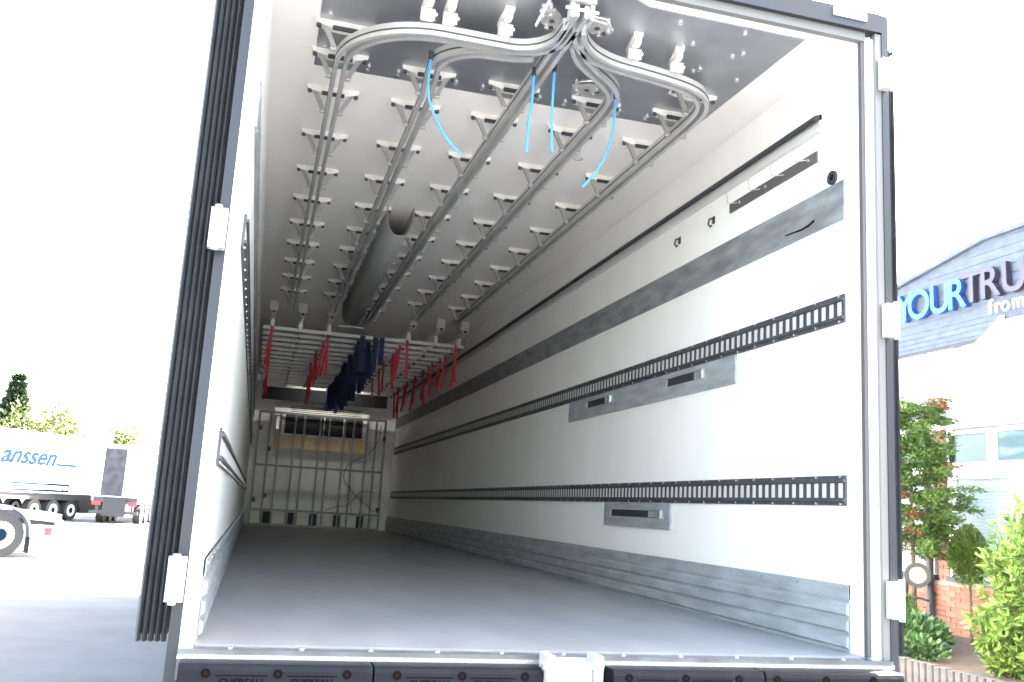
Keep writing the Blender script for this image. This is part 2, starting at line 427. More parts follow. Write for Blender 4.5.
def clamp_mesh():
    b = MB()
    b.box(-0.020, 0.020, -0.125, 0.030, cz - 0.026, cz - 0.006)
    b.box(-0.015, 0.015, -0.115, -0.075, cz - 0.055, cz - 0.026)
    b.box(-0.016, 0.016, -0.036, -0.012, ZT + 0.03, cz - 0.03)
    b.box(-0.027, 0.027, -0.062, -0.020, ZT + 0.002, ZT + 0.040)
    return b.mesh('rail_clamp', M['hanger']), MB().box(-0.030, 0.030, -0.068, -0.060, ZT - 0.012, ZT + 0.036).mesh('face_plate', M['chrome']), \
        MB().cyl((0.0, 0, 0), (0.016, 0, 0), 0.010, n=8).mesh('clamp_bolt', M['chrome'])
CM, CF, CB = clamp_mesh()
def clamp(parent, x, y, rz=0):
    c = link('rail_clamp', CM, parent, (x, y, 0), rz); link('face_plate', CF, c); link('clamp_bolt', CB, c, (0.026, -0.04, ZT + 0.03))

def rail(label, path, hy, clamps=(), x=0.0, extra_from=99):
    t = thing('overhead_rail', label, 'rail', (0, 0, 0), 'overhead carcass rails')
    for off in (-0.0215, 0.0215):
        b = MB().sweep(path, off, 0.0095, ZB, ZT); br = b.build('rail_bar', M['rail'], t)
        MB().sweep(path, off + (0.0102 if off > 0 else -0.0102), 0.0016, ZB + 0.020, ZB + 0.027).build('groove_bead', M['channel'], br)
    for y in hy: hanger(t, x, y, 0, y > extra_from)
    for cx, cy, rz in clamps: clamp(t, cx, cy, rz)
    return t
HYS = [1.40 + 0.61 * k for k in range(9)]
XA, XB, XC, XD, XE = -0.925, -0.49, -0.055, 0.385, 0.825
rail('leftmost overhead rail, curving across the opening to the centre junction',
     [(XA, 6.62), (XA, 0.79)] + arc(XA + 0.40, 0.79, 0.40, 180, 270)[1:] + arc(-0.245, 0.19, 0.20, 90, 0)[0:] + [(-0.045, 0.12)],
     [0.98] + HYS, [(-0.610, 0.38, 0), (-0.515, 0.38, 0), (-0.270, 0.38, 0)], XA)
rail('second overhead rail from the left wall, with short curve into the loop',
     [(XB, 6.62), (XB, 1.0), (XB - .018, 0.75)] + arc(XB + 0.20, 0.68, 0.225, 180, 268)[1:] + [(-0.20, 0.445), (-0.12, 0.41)], [1.0] + HYS, (), XB)
rail('middle overhead rail running straight to the centre junction', [(XC - 0.03, 7.15), (XC - 0.012, 3.0), (XC + .02, 0.10), (XC + .02, 0.0)], [1.0] + HYS + [6.85], (), XC, 3.4)
rail('fourth overhead rail from the left wall, bending to the junction',
     [(XD, 6.6)] + catmull([(XD, 1.1), (XD, 0.80), (0.352, 0.64), (0.277, 0.535), (0.175, 0.445), (0.085, 0.35), (0.03, 0.25)]), [1.0] + HYS, (), XD)
rail('rightmost overhead rail, curving across the opening beside the right wall',
     [(XE, 6.6)] + catmull([(XE, 1.1), (XE, 0.80), (0.806, 0.62), (0.745, 0.51), (0.655, 0.448), (0.53, 0.412), (0.38, 0.385), (0.24, 0.362), (0.125, 0.31), (0.045, 0.23), (0.0, 0.14)]),
     [0.98] + HYS, [(0.335, 0.38, R(-8)), (0.565, 0.425, R(-12))], XE)
# extra hangers at the two outer bends
for xx, yy, a in ((XA, 0.70, 0), (XE - 0.03, 0.72, 10)):
    t = thing('bend_hanger', 'cast hanger holding the %s overhead bend' % ('left' if xx < 0 else 'right'), 'hanger', (xx, yy, 0), 'hangers at the rail bends', R(a))
    link('hanger', HP, t); link('gap_shade', HY, t)
    for q in (-0.118, 0.118): link('bolt', HB, t, (q, -0.024, H - 0.020))
    link('hanger_leg', HL, t); link('hanger_leg', HL, t).scale = (-1, 1, 1)

# switches at the junction
def switch(label, ox, oy, rz, s=1.0):
    t = thing('rail_switch', label, 'switch', (ox, oy, ZT + 0.004), 'rail switches at the junction', rz)
    MB().prism([(-0.07, -0.035), (0.02, -0.05), (0.075, -0.02), (0.07, 0.03), (0.0, 0.045), (-0.075, 0.03)], 'z', 0.0, 0.014).build('switch_plate', M['cast'], t)
    MB().prism([(-0.03, -0.02), (0.05, -0.03), (0.06, 0.01), (-0.02, 0.025)], 'z', 0.014, 0.045).build('switch_body', M['alu_strip'], t)
    MB().tube([(-0.06, 0.01, 0.02), (-0.03, -0.02, 0.035), (0.03, -0.035, 0.035), (0.07, -0.01, 0.02)], 0.007, 6).build('lever', M['chrome'], t)
    for a, b in ((-0.05, -0.01), (0.045, -0.02), (0.03, 0.025), (-0.045, 0.022)):
        MB().cyl((a, b, -0.012), (a, b, 0.05), 0.010, n=8).build('bolt', M['chrome'], t)
    for a, b in ((0.0, -0.005), (0.05, 0.012)): MB().cyl((a, b, -0.004), (a, b, 0.002), 0.012, n=8).build('pin_hole', M['dark'], t)
switch('cast switch plate left of the central rail junction', -0.115, 0.17, R(60))
switch('cast switch plate right of the central rail junction', 0.085, 0.16, R(15))
switch('cast switch plate at the far end of the rail junction', 0.245, 0.72, R(-20))
t = thing('rail_stop', 'bright steel stop bracket at the rear end of the middle rail', 'bracket', (XC + .02, 0, ZB))
MB().box(-0.05, -0.034, -0.01, 0.04, -0.01, 0.06).build('cheek', M['rail'], t)
MB().box(0.034, 0.05, -0.01, 0.04, -0.01, 0.06).build('cheek', M['rail'], t)
MB().box(-0.055, 0.055, -0.02, 0.0, 0.056, 0.10).build('cross_plate', M['cast'], t)
MB().cyl((-0.07, 0, 0.03), (0.07, 0, 0.03), 0.008, n=8).build('pin', M['chrome'], t)
t = thing('actuating_rod', 'thin white rod beside the rail junction', 'rod', (-0.165, 0.06, ZT))
MB().tube([(0.0, 0.16, 0.0), (0.0, -0.03, 0.01), (0.0, -0.05, 0.05)], 0.006, 8).build('rod', M['white'], t)
MB().box(-0.03, 0.02, -0.06, -0.03, 0.02, 0.092).build('rod_bracket', M['rust'], t)

# blue pull cords
def cord(pts, label):
    t = thing('pull_cord', label, 'cord', pts[0], 'blue pull cords')
    o = Vector(pts[0])
    MB().tube(catmull([tuple(Vector(p) - o) for p in pts], 6), 0.0062, 8).build('cord', M['blue'], t)
    MB().cyl((0, 0, -0.01), (0, 0, 0.03), 0.011, n=8).build('cord_clamp', M['dark'], t)
CORDS = 'CORDS'
cord([(-0.545, 0.585, 2.455), (-0.545, 0.59, 2.31), (-0.52, 0.60, 2.22), (-0.44, 0.62, 2.10), (-0.365, 0.64, 2.045)], 'blue pull cord bending out, leftmost at the second rail')
cord([(-0.075, 0.53, 2.44), (-0.078, 0.53, 2.32), (-0.088, 0.53, 2.2), (-0.092, 0.53, 2.055)], 'blue pull cord hanging straight left of the middle rail')
cord([(0.012, 0.50, 2.46), (0.010, 0.50, 2.33), (0.012, 0.505, 2.22), (0.022, 0.51, 2.07)], 'blue pull cord hanging straight right of the middle rail')
cord([(0.365, 0.64, 2.455), (0.36, 0.64, 2.31), (0.335, 0.64, 2.18), (0.285, 0.635, 2.07), (0.215, 0.63, 1.975)], 'blue pull cord curving back, rightmost at the fourth rail')

# ceiling lamp socket between the fourth and fifth rail
t = thing('ceiling_sensor', 'small oval ceiling fitting beside the fourth rail', 'fitting', (0.56, 1.75, H))
MB().ring((0, 0, -0.002), (0, 0, -1), 0.034, 0.022, 0.010, 16).build('ring', M['ltgrey'], t)
MB().cyl((0, 0, -0.001), (0, 0, -0.006), 0.022, n=14).build('cover', M['vent'], t)

# air duct trough under the ceiling
t = thing('air_duct', 'grey trough-shaped air duct under the ceiling between two rails', 'duct', (0, 0, H - 0.002))
n = 14; v = []; f = []
secs = [(3.15, -0.295, 0.098, 0.225), (4.5, -0.29, 0.105, 0.23), (5.6, -0.28, 0.112, 0.235), (6.75, -0.27, 0.118, 0.24)]
for (y, xc, w, d) in secs:
    for k, tt in enumerate((1.0, 0.955)):
        for i in range(n + 1):
            a = math.pi * i / n
            xx = -math.copysign(abs(math.cos(a)) ** 0.75, math.cos(a)); zz = -abs(math.sin(a)) ** 0.85
            v.append((xc + xx * w * tt * (1.0 if k == 0 else .98), y, zz * d * tt))
m2 = 2 * (n + 1)
for s in range(len(secs) - 1):
    for k in (0, 1):
        for i in range(n):
            a = s * m2 + k * (n + 1) + i
            f.append((a, a + 1, a + 1 + m2, a + m2))
for s in (0, len(secs) - 1):
    for i in range(n):
        a = s * m2 + i; f.append((a, a + 1, a + 1 + n + 1, a + n + 1))
b = MB(); b.add(v, f, True); b.build('trough', M['duct'], t)
MB().box(-0.40, -0.14, 6.75, 6.78, -0.25, -0.236).build('bright_edge', M['chrome'], t)

# ------------------------------------------------------------------ far rack: tubes, cross bars, straps
TX = (-1.10, -0.79, -0.47, 0.44, 0.76, 1.04)
TN = ('beside the left wall', 'second from the left wall', 'third from the left wall', 'third from the right wall', 'second from the right wall', 'beside the right wall')
for x, nme in zip(TX, TN):
    t = thing('hanging_tube', 'hollow tube above the far crossbars, %s' % nme, 'tube', (x, 6.95, 2.47), 'tubes carrying the far crossbars')
    MB().cyl((0, 0, 0), (0, 6.34, 0), 0.026, n=12, caps=False).cyl((0, 0, 0), (0, 6.34, 0), 0.020, n=12, caps=False).ring((0, 0, 0), (0, 1, 0), 0.026, 0.020, 0.001, 12).build('tube', M['hanger'], t)
    MB().box(-0.045, 0.045, 0.03, 0.10, 0.02, 0.122).build('end_bracket', M['ltgrey'], t)
    MB().cyl((0, 0.02, 0), (0, 0.03, 0), 0.019, n=12).build('bore_shade', M['black'], t)  # black disc stands in for the shade inside the open tube
bar_me = MB().prism([(-0.020, -0.019), (0.020, -0.019), (0.020, 0.019), (-0.020, 0.019)], 'x', -1.195, 1.10).mesh('bar', M['rail'])
clip = MB().box(-0.024, 0.024, -0.028, 0.028, 0.0, 0.062).box(-0.017, 0.017, -0.034, -0.026, -0.034, 0.10).mesh('clip', M['chrome'])
clip2 = MB().box(-0.020, 0.020, -0.026, 0.026, -0.036, -0.019).mesh('clip_foot', M['dark'])
NB = 16; BY = [7.30 + 0.372 * i for i in range(NB)]; BZ = 2.345
for i, y in enumerate(BY):
    t = thing('crossbar', 'grey crossbar under the far ceiling, %s from the opening' % ORD[i], 'bar', (0, y, BZ), 'crossbars at the far end')
    link('bar', bar_me, t)
    for x in TX:
        link('clip', clip, t, (x, 0, 0.019)); link('clip_foot', clip2, t, (x, 0, 0))
# straps
def strap(x, i, ln, mm, label, grp, w=0.015):
    y = BY[i]
    sw = random.uniform(-0.05, 0.05) * (0.3 if w > .02 else 1)
    o = thing('strap', label, 'strap', (x, y, BZ - 0.019), grp)
    pts = [(0, -0.032, 0.03), (0, -0.035, -0.02), (sw * .4, -0.03, -ln * .45), (sw, -0.02, -ln)]
    m_ = MB(); v = []
    for p in pts:
        v += [(p[0] - w, p[1] - .003, p[2]), (p[0] + w, p[1] - .003, p[2]), (p[0] + w, p[1] + .003, p[2]), (p[0] - w, p[1] + .003, p[2])]
    f = [(k * 4 + j, k * 4 + (j + 1) % 4, k * 4 + 4 + (j + 1) % 4, k * 4 + 4 + j) for k in range(3) for j in range(4)] + [(3, 2, 1, 0), (12, 13, 14, 15)]
    m_.add(v, f); m_.build('webbing', mm, o)
    MB().box(-w - .004, w + .004, -0.04, 0.03, 0.024, 0.032).build('loop', M['dark'], o)
lens = lambda a, b: random.uniform(a, b)
for i in range(0, 16, 2): strap(-1.10, i, lens(.26, .34), M['red'], 'red strap beside the left wall on the %s crossbar' % ORD[i], 'red straps beside the left wall')
for i in (1, 2, 3, 4, 5, 6, 7, 9, 11, 13): strap(-0.47 + random.uniform(-.06, .06), i, lens(.30, .44), M['red'], 'red strap left of the middle on the %s crossbar' % ORD[i], 'red straps left of the middle')
for i in (0, 1, 2, 3, 4, 5, 7, 10): strap(0.44 + random.uniform(-.08, .05), i, lens(.30, .42), M['red'], 'red strap right of the middle on the %s crossbar' % ORD[i], 'red straps right of the middle')
for i in range(0, 15): strap(1.05 + random.uniform(-.05, .03), i, lens(.32, .46), M['red'], 'red strap beside the right wall on the %s crossbar' % ORD[i], 'red straps beside the right wall')
for i in range(0, 16):
    for k, wd in enumerate(('left', 'middle', 'right')):
        strap(-0.06 + 0.10 * k + random.uniform(-.03, .03), i, lens(.28, .40), M['navy'], 'dark blue strap, %s of three on the %s crossbar' % (wd, ORD[i]), 'dark blue straps in the middle', 0.030)
# dark board at the end of the rack
t = thing('end_board', 'dark board across the top of the end wall', 'board', (0, L - 0.30, 2.16))
MB().box(-1.12, 1.04, 0, 0.03, 0, 0.36).build('board', M['boardm'], t)
MB().box(-1.12, 1.04, 0.03, 0.298, 0.33, 0.36).build('board_return', M['boardm'], t)

t = thing('added_fill_lamp', 'added fill lamp above the last crossbars, aimed at the cooling unit', 'lamp', (0, 12.70, 2.50))  # added lamp, put in to brighten the end wall and cooling unit
MB().prism([(-0.03, 0.03), (0.045, 0.075), (0.02, 0.092), (-0.05, 0.092), (-0.05, 0.03)], 'x', -0.62, 0.62).build('lamp_body', M['dark'], t)  # housing of the added fill lamp
MB().prism([(-0.022, 0.030), (0.043, 0.069), (0.048, 0.062), (-0.017, 0.023)], 'x', -0.60, 0.60).build('fill_lens', M['vent'], t)
ld = bpy.data.lights.new('added_fill_light', 'AREA'); ld.shape = 'RECTANGLE'; ld.size, ld.size_y = 1.15, 0.06
ld.energy = 1.0; ld.color = (1.0, 0.96, 0.90); ld.spread = R(130)
lo = bpy.data.objects.new('added_fill_light', ld); COL.objects.link(lo); lo.parent = t; lo.location = (0, 0.022, 0.036)
lo.rotation_euler = (R(59), 0, 0)
# ------------------------------------------------------------------ end wall: cooling unit, grid, fork boxes
t = thing('cooling_unit', 'evaporator unit with dark grille and tan panels on end wall', 'cooling unit', (0, L, 0))
MB().box(-0.90, 0.76, -0.10, 0, 1.31, 2.14).build('body', M['vent'], t)
for k in range(4):
    MB().box(-0.62 + 0.0 * k, 0.62, -0.104, -0.098, 1.985 + 0.033 * k, 1.998 + 0.033 * k).build('vent_slot', M['seal'], t)
for k in range(4):
    x0 = -0.70 + 0.345 * k; MB().box(x0, x0 + 0.325, -0.112, -0.098, 1.60, 1.93).build('grille', M['black'], t)
    for q in range(1, 6): pass
for k in range(7):
    x0 = -0.86 + 0.227 * k; MB().box(x0, x0 + 0.205, -0.118, -0.098, 1.335, 1.565).build('tan_panel', M['card'], t)
    MB().box(x0 + .205, x0 + .222, -0.125, -0.098, 1.335, 1.565).build('white_divider', M['vent'], t)
MB().box(-0.88, -0.72, -0.14, -0.10, 1.60, 1.95).build('control_box', M['vent'], t)
MB().box(-0.85, -0.80, -0.16, -0.13, 1.66, 1.88).build('valve', M['chrome'], t)
t = thing('bulkhead_grid', 'grey grid of upright bars in front of the end wall', 'grid', (0, L - 0.22, 0))
VX = [-1.14, -0.95, -0.78, -0.52, -0.36, -0.09, 0.07, 0.34, 0.50, 0.74, 0.90, 1.06]
for x in VX: MB().box(x - 0.017, x + 0.017, -0.02, 0.02, 0.0, 1.95).build('upright_bar', M['grid'], t)
for z in (0.015, 0.265, 1.02, 1.94): MB().box(-1.157, 1.077, -0.024, 0.016, z - 0.017, z + 0.017).build('cross_rail', M['grid'], t)
for x, z in ((-1.11, 1.65), (-0.93, 1.3), (1.05, 1.62), (-1.1, 0.42), (-0.92, .5), (1.03, .36)): MB().box(x - .03, x + .03, -0.04, -0.02, z - .04, z + .04).build('fixing_plate', M['dark'], t)
fx = [-1.125, -0.93, -0.785, -0.545, -0.395, -0.135, 0.0, 0.275, 0.40, 0.68, 0.805, 1.05]
for i in range(0, 11, 2):
    fb = MB().box(fx[i], fx[i + 1], 0.03, 0.215, 0.03, 0.235).build('foot_block', M['bulk'], t)
    MB().box(fx[i] + .02, fx[i + 1] - .02, 0.024, 0.03, 0.05, 0.215).build('face_panel', M['wall'], fb)
for i in range(1, 11, 2):
    MB().box(fx[i] + .006, fx[i + 1] - .006, 0.12, 0.215, 0.03, 0.235).build('opening_shade', M['black'], t)  # black block painting the shade inside the openings between foot blocks
def wire(name, pts, label, r=0.007):
    tag(MB().tube(catmull(pts, 6), r, 6).build(name, M['seal']), label, 'cable', 'cables on the end wall')
yw = L - 0.27
wire('cable', [(0.98, yw, 1.85), (0.93, yw, 1.55), (0.75, yw, 1.30), (0.45, yw, 1.12), (0.40, yw, 0.85), (0.62, yw, 0.60), (0.80, yw, 0.45), (0.96, yw, .33)], 'thin black cable looping down the right of the end grid')
wire('cable', [(0.95, yw, 0.66), (0.72, yw, 0.66), (0.5, yw, 0.42), (0.3, yw, 0.38), (0.1, yw, 0.30)], 'thin black cable trailing low across the end grid', 0.006)
wire('cable', [(0.52, yw, 0.75), (0.50, yw, 0.55), (0.56, yw, 0.40), (0.58, yw, 0.30)], 'short black cable hanging between the end grid bars', 0.006)

# ------------------------------------------------------------------ rear frame
def trim(nm, bxs, m, label):
    b = MB()
    for q in bxs: b.box(*q)
    return struct(b.build(nm, m), label, 'trim')
trim('trim_1', [(-1.287, -HW, -0.035, 0.0, -0.03, 2.62)], M['white'], 'white lining of the left rear post')
trim('trim_2', [(1.262, 1.300, -0.030, 0.0, -0.03, 2.60)], M['white'], 'white lining of the right rear post')
trim('trim_3', [(1.300, 1.330, -0.045, 0.0, -0.03, 2.62)], M['lining'], 'light grey lining of the right rear post')
trim('trim_4', [(HW, 1.262, -0.022, 0.0, 0.0, 2.585)], M['seal'], 'dark rubber seal along the right side of the opening')
trim('trim_5', [(-1.322, -1.287, -0.035, 0.02, -0.55, 2.71)], M['post'], 'dark slate left corner post of the rear frame')
trim('trim_6', [(1.330, 1.362, -0.05, 0.02, -0.55, 2.71)], M['post'], 'dark slate right corner post of the rear frame')
trim('trim_7', [(-1.287, 1.330, -0.055, 0.0, 2.625, 2.71)], M['post'], 'dark slate header beam over the opening')
trim('trim_8', [(-HW, 1.262, -0.03, 0.0, 2.585, 2.625)], M['lining'], 'light lip under the header beam')
th = trim('trim_9', [(-1.287, 1.330, -0.062, 0.0, -0.10, -0.008)], M['sill'], 'grey metal threshold at the edge of the floor')
for k in range(11): MB().cyl((-1.13 + 0.226 * k, -0.03, -0.009), (-1.13 + 0.226 * k, -0.03, -0.003), 0.010, n=8).build('rivet', M['chrome'], th)
trim('trim_10', [(-1.287, 1.33, -0.070, -0.062, -0.036, -0.023)], M['chrome'], 'bright steel edge strip along the sill')
trim('trim_11', [(-1.287, 1.33, -0.062, 0.10, -0.55, -0.10)], M['post'], 'dark rear cross beam under the sill')
t = thing('marker_reflector', 'pale pink and white reflector strip on the header beam', 'reflector', (0, -0.055, 2.683))
MB().box(1.085, 1.25, -0.006, 0, -0.016, 0.016).build('reflector_body', M['white'], t)
MB().box(1.085, 1.25, -0.007, -0.001, -0.023, -0.016).build('red_edge', M['reflect_pink'], t)

# doors folded back along the sides
def door(sign, nm, label, xi, xo, zt, hz):
    d = bpy.data.objects.new(nm, None); COL.objects.link(d); d.location = (0, 0, 0); struct(d, label, 'door')
    x0, x1 = sorted((sign * xi, sign * xo))
    MB().box(x0, x1, 0.055, 1.30, 0.02, zt).build('door_leaf', M['post'], d)
    nrib = 5; w = (x1 - x0) / nrib
    for k in range(nrib):
        a = x0 + k * w
        MB().prism([(a + .001, 0.055), (a + w * .25, 0.028), (a + w * .5, 0.020), (a + w * .85, 0.030), (a + w - .001, 0.055)], 'z', 0.0, zt).build('seal_lip', M['lip'], d)
    for z in hz:
        hx = MB().box(*sorted((sign * (1.290 if sign < 0 else 1.310), sign * (xi + (0.014 if sign < 0 else -0.012)))), -0.085, -0.05, z - 0.07, z + 0.07).build('hinge', M['latchw'], d)
        MB().cyl((sign * (xi - .010), -0.085, z - 0.078), (sign * (xi - .010), -0.085, z + 0.078), 0.012, n=10).build('hinge_pin', M['ltgrey'], hx)
        MB().box(*sorted((sign * (xi - 0.03), sign * (xi - .002))), -0.055, -0.045, z - 0.05, z + 0.05).build('hinge_strap', M['white'], hx)
door(-1, 'door_1', 'left rear door folded back, ribbed black rubber edge', 1.331, 1.430, 2.68, (0.205, 1.36, 2.42))
door(1, 'door_2', 'right rear door folded back, narrow black rubber edge', 1.364, 1.452, 2.60, (0.222, 1.335, 2.425))

# bumpers with embossed lettering
txt = text_mesh('CHEREAU', 0.030, 0.002, [M['emboss']], name='lettering', bold=0.0006)
for i, (a, b_, bolts) in enumerate(((-1.275, -0.684, (-1.193, -0.978, -0.765)), (-0.677, -0.112, (-0.605, -0.391, -0.177)), (0.140, 0.716, (0.196, 0.409, 0.615)), (0.724, 1.300, (0.766, 0.967, 1.166)))):
    t = thing('dock_bumper', 'black rubber bumper block under the sill, %s from the left post' % ORD[i], 'bumper', ((a + b_) / 2, -0.063, -0.24), 'rubber bumper blocks under the sill')
    cx = (a + b_) / 2; hw = (b_ - a) / 2
    MB().cbox(-hw, hw, -0.098, 0.0, 0, 0.203, 0.018).build('block', M['bumper'], t)
    for bx in bolts:
        bl = MB().ring((bx - cx, -0.098, 0.178), (0, -1, 0), 0.014, 0.008, 0.003, 14).build('bolt_washer', M['emboss'], t)
        MB().cyl((bx - cx, -0.0975, 0.178), (bx - cx, -0.1005, 0.178), 0.008, n=10).build('bolt_head', M['rust'], bl)
    for k in range(2):
        tx = (bolts[k] + bolts[k + 1]) / 2 - cx
        o = link('lettering', txt, t, (tx - 0.068, -0.098, 0.142)); o.rotation_euler = (R(90), 0, 0)
        MB().box(tx - 0.078, tx + 0.078, -0.0995, -0.098, 0.170, 0.173).build('raised_line', M['emboss'], t)
t = thing('door_latch', 'white steel latch bracket in the middle of the sill', 'latch', (-0.005, -0.06, -0.24))
MB().box(-0.075, 0.075, -0.105, 0.0, 0, 0.228).build('bracket', M['latchw'], t)
for sx in (-0.092, 0.080):
    lug = MB().box(sx - 0.014, sx + 0.014, -0.13, -0.04, 0.13, 0.252).build('lug', M['latchw'], t)
    MB().cyl((sx - 0.022, -0.10, 0.215), (sx + 0.022, -0.10, 0.215), 0.016, n=12).build('roller', M['chrome'], lug)
MB().box(-0.06, 0.06, -0.112, -0.105, 0.02, 0.20).build('front_plate', M['latchw'], t)

# ------------------------------------------------------------------ garden: palisade edging, bed, plants
bed = struct(MB().box(6.24, 13.2, 3.0, 14.0, GZ, -0.93).build('garden_bed', M['soil']), 'planted garden bed behind the concrete edging', 'garden bed')
t = thing('palisade_edging', 'grey ribbed concrete palisade edging in front of the garden', 'edging', (6.2, 0, GZ))
pal = MB().prism([(0.06, -0.053), (0.06, 0.053), (0.0, 0.053), (-0.035, 0.035), (-0.048, 0.0), (-0.035, -0.035), (0.0, -0.053)], 'z', 0, 0.30).mesh('palisade', M['concrete'])
y = 3.4
while y < 9.4:
    o = link('palisade', pal, t, (random.uniform(-.004, .004), y, random.uniform(-0.008, 0.006))); y += 0.108

def leaves(b, n, fn, ln, wd, droop=0.0):
    for _ in range(n):
        p, d = fn()
        d = Vector(d)
        if d.length < 1e-5: d = Vector((0, 0, 1))
        d.normalize(); s_ = random.uniform(0.7, 1.25)
        u_ = d.cross(Vector((random.uniform(-1, 1), random.uniform(-1, 1), random.uniform(-1, 1))))
        if u_.length < 1e-4: u_ = d.orthogonal()
        u_.normalize(); p = Vector(p)
        nrm = d.cross(u_)
        a = p; c = p + d * ln * s_ - Vector((0, 0, droop * ln)); m1 = (p + c) / 2 + nrm * ln * .08
        b.add([a, m1 + u_ * wd * s_, c, m1 - u_ * wd * s_], [(0, 1, 2, 3)])
def sph():
    while True:
        v_ = Vector((random.uniform(-1, 1), random.uniform(-1, 1), random.uniform(-1, 1)))
        if 0.05 < v_.length < 1: return v_
rv = lambda: Vector((random.gauss(0, 1), random.gauss(0, 1), random.gauss(0, 1)))
# bamboo-like bush
def stem_bush(name, label, cat, x, y, z, nst, hgt, spread, mm, leaf, wd, per, group=None):
    t = thing(name, label, cat, (x, y, z), group)
    st = MB(); lf = MB()
    for _ in range(nst):
        a = random.uniform(0, 2 * math.pi); s_ = spread * math.sqrt(random.random()); h_ = hgt * random.uniform(.55, 1.05) * (1 - .25 * (s_ / spread) ** 2)
        bx, by = math.cos(a) * s_ * .45, math.sin(a) * s_ * .45; tx, ty = math.cos(a) * s_, math.sin(a) * s_
        pts = [(bx, by, 0), (bx * .7 + tx * .3, by * .7 + ty * .3, h_ * .45), (bx * .3 + tx * .7, by * .3 + ty * .7, h_ * .8), (tx, ty, h_)]
        pts = catmull(pts, 3); st.tube(pts, 0.007, 5, 0.002)
        def fn():
            k = random.randrange(1, len(pts)); p = Vector(pts[k]) + rv() * 0.02
            return p, Vector((math.cos(a) * .4, math.sin(a) * .4, .35)) + rv() * 0.55
        leaves(lf, per, fn, leaf, wd, 0.15)
    st.build('stems', M['bark'], t); stuff(lf.build('foliage', mm, t))
stem_bush('bamboo_bush', 'tall light green leafy bush at the right edge of the garden', 'bush', 7.25, 5.12, -0.93, 130, 1.85, 0.64, M['leaf_bam'], 0.12, 0.016, 70)
stem_bush('leafy_shrub', 'low light green shrub at the foot of the tall bush', 'shrub', 6.72, 5.15, -0.93, 60, 0.75, 0.34, M['leaf_bam'], 0.11, 0.018, 45)
def blob(name, label, x, y, z, rx, ry, rz, n, mm, ln, wd, shell=0.55, egg=False):
    t = thing(name, label, 'shrub', (x, y, z))
    lf = MB()
    def fn():
        q = sph(); q = q.normalized() * random.uniform(shell, 1.0)
        w_ = 1.0
        if egg: w_ = 1.0 - 0.45 * max(0, q.z)
        return Vector((q.x * rx * w_, q.y * ry * w_, rz + q.z * rz)), q + Vector((0, 0, .5)) + rv() * .35
    leaves(lf, n, fn, ln, wd)
    stuff(lf.build('foliage', mm, t))
    MB().tube([(0, 0, 0), (0.01, 0, rz * .6), (0, 0.01, rz * 1.5)], 0.02, 6, 0.006).build('stem', M['bark'], t)
t = thing('topiary_conifer', 'small egg-shaped dark green conifer on a stem before the white window', 'shrub', (8.3, 7.45, -0.93))
lf = MB()
def egg():
    q = sph().normalized() * random.uniform(.5, 1.0); w_ = 1.0 - 0.40 * max(0, q.z)
    return Vector((q.x * .27 * w_, q.y * .27 * w_, 1.18 + q.z * .40)), q + Vector((0, 0, .5)) + rv() * .35
leaves(lf, 8000, egg, 0.055, 0.008)
stuff(lf.build('foliage', M['leaf_thu'], t))
MB().tube([(0, 0, 0), (0.01, 0, .5), (0, 0.01, 1.2)], 0.025, 8, 0.012).build('stem', M['bark'], t)
blob('juniper_shrub', 'low feathery green shrub beneath the round garden lamp', 7.2, 7.75, -0.93, 0.38, 0.5, 0.34, 6000, M['leaf_jun'], 0.075, 0.008, 0.4)
blob('ivy_patch', 'broad-leaved low green plants beside the brick plinth', 7.0, 7.0, -0.95, 0.38, 0.50, 0.20, 1500, M['leaf_low'], 0.12, 0.032, 0.45)
blob('ground_cover', 'dark green ground cover behind the concrete edging', 6.55, 6.6, -0.95, 0.25, 0.75, 0.13, 1500, M['leaf_low'], 0.09, 0.022, 0.4)
# loose conifer tree with layered branches
t = thing('conifer_tree', 'loose layered conifer with rust-brown tips beside the downpipe', 'tree', (7.9, 8.05, -0.93))
MB().tube([(0, 0, 0), (0.03, 0.05, 1.2), (-0.02, 0, 2.2), (0, 0.05, 3.3)], 0.035, 8, 0.012).build('trunk', M['bark'], t)
lf, lr, br = MB(), MB(), MB()
for k in range(46):
    z = 1.15 + 2.15 * (k / 46); a = k * 2.399 + random.uniform(-.3, .3)
    ln = (1.0 - 0.55 * (k / 46)) * random.uniform(.6, 1.0)
    d = Vector((math.cos(a), math.sin(a), random.uniform(-.05, .18)))
    br.tube([(0, 0, z), tuple(Vector((0, 0, z)) + d * ln * .5), tuple(Vector((0, 0, z - .03)) + d * ln)], 0.012, 5, 0.004)
    for q in range(8):
        c = Vector((0, 0, z)) + d * ln * (0.25 + 0.75 * (q + random.random()) / 8) + rv() * 0.05
        tgt = lr if random.random() < .05 else lf
        leaves(tgt, 85, lambda: (c + Vector((random.gauss(0, .07), random.gauss(0, .07), random.gauss(0, .025))), d + rv() * .5), 0.075, 0.010)
br.build('branches', M['bark'], t); stuff(lf.build('foliage', M['leaf_con'], t)); stuff(lr.build('brown_tips', M['leaf_red'], t))
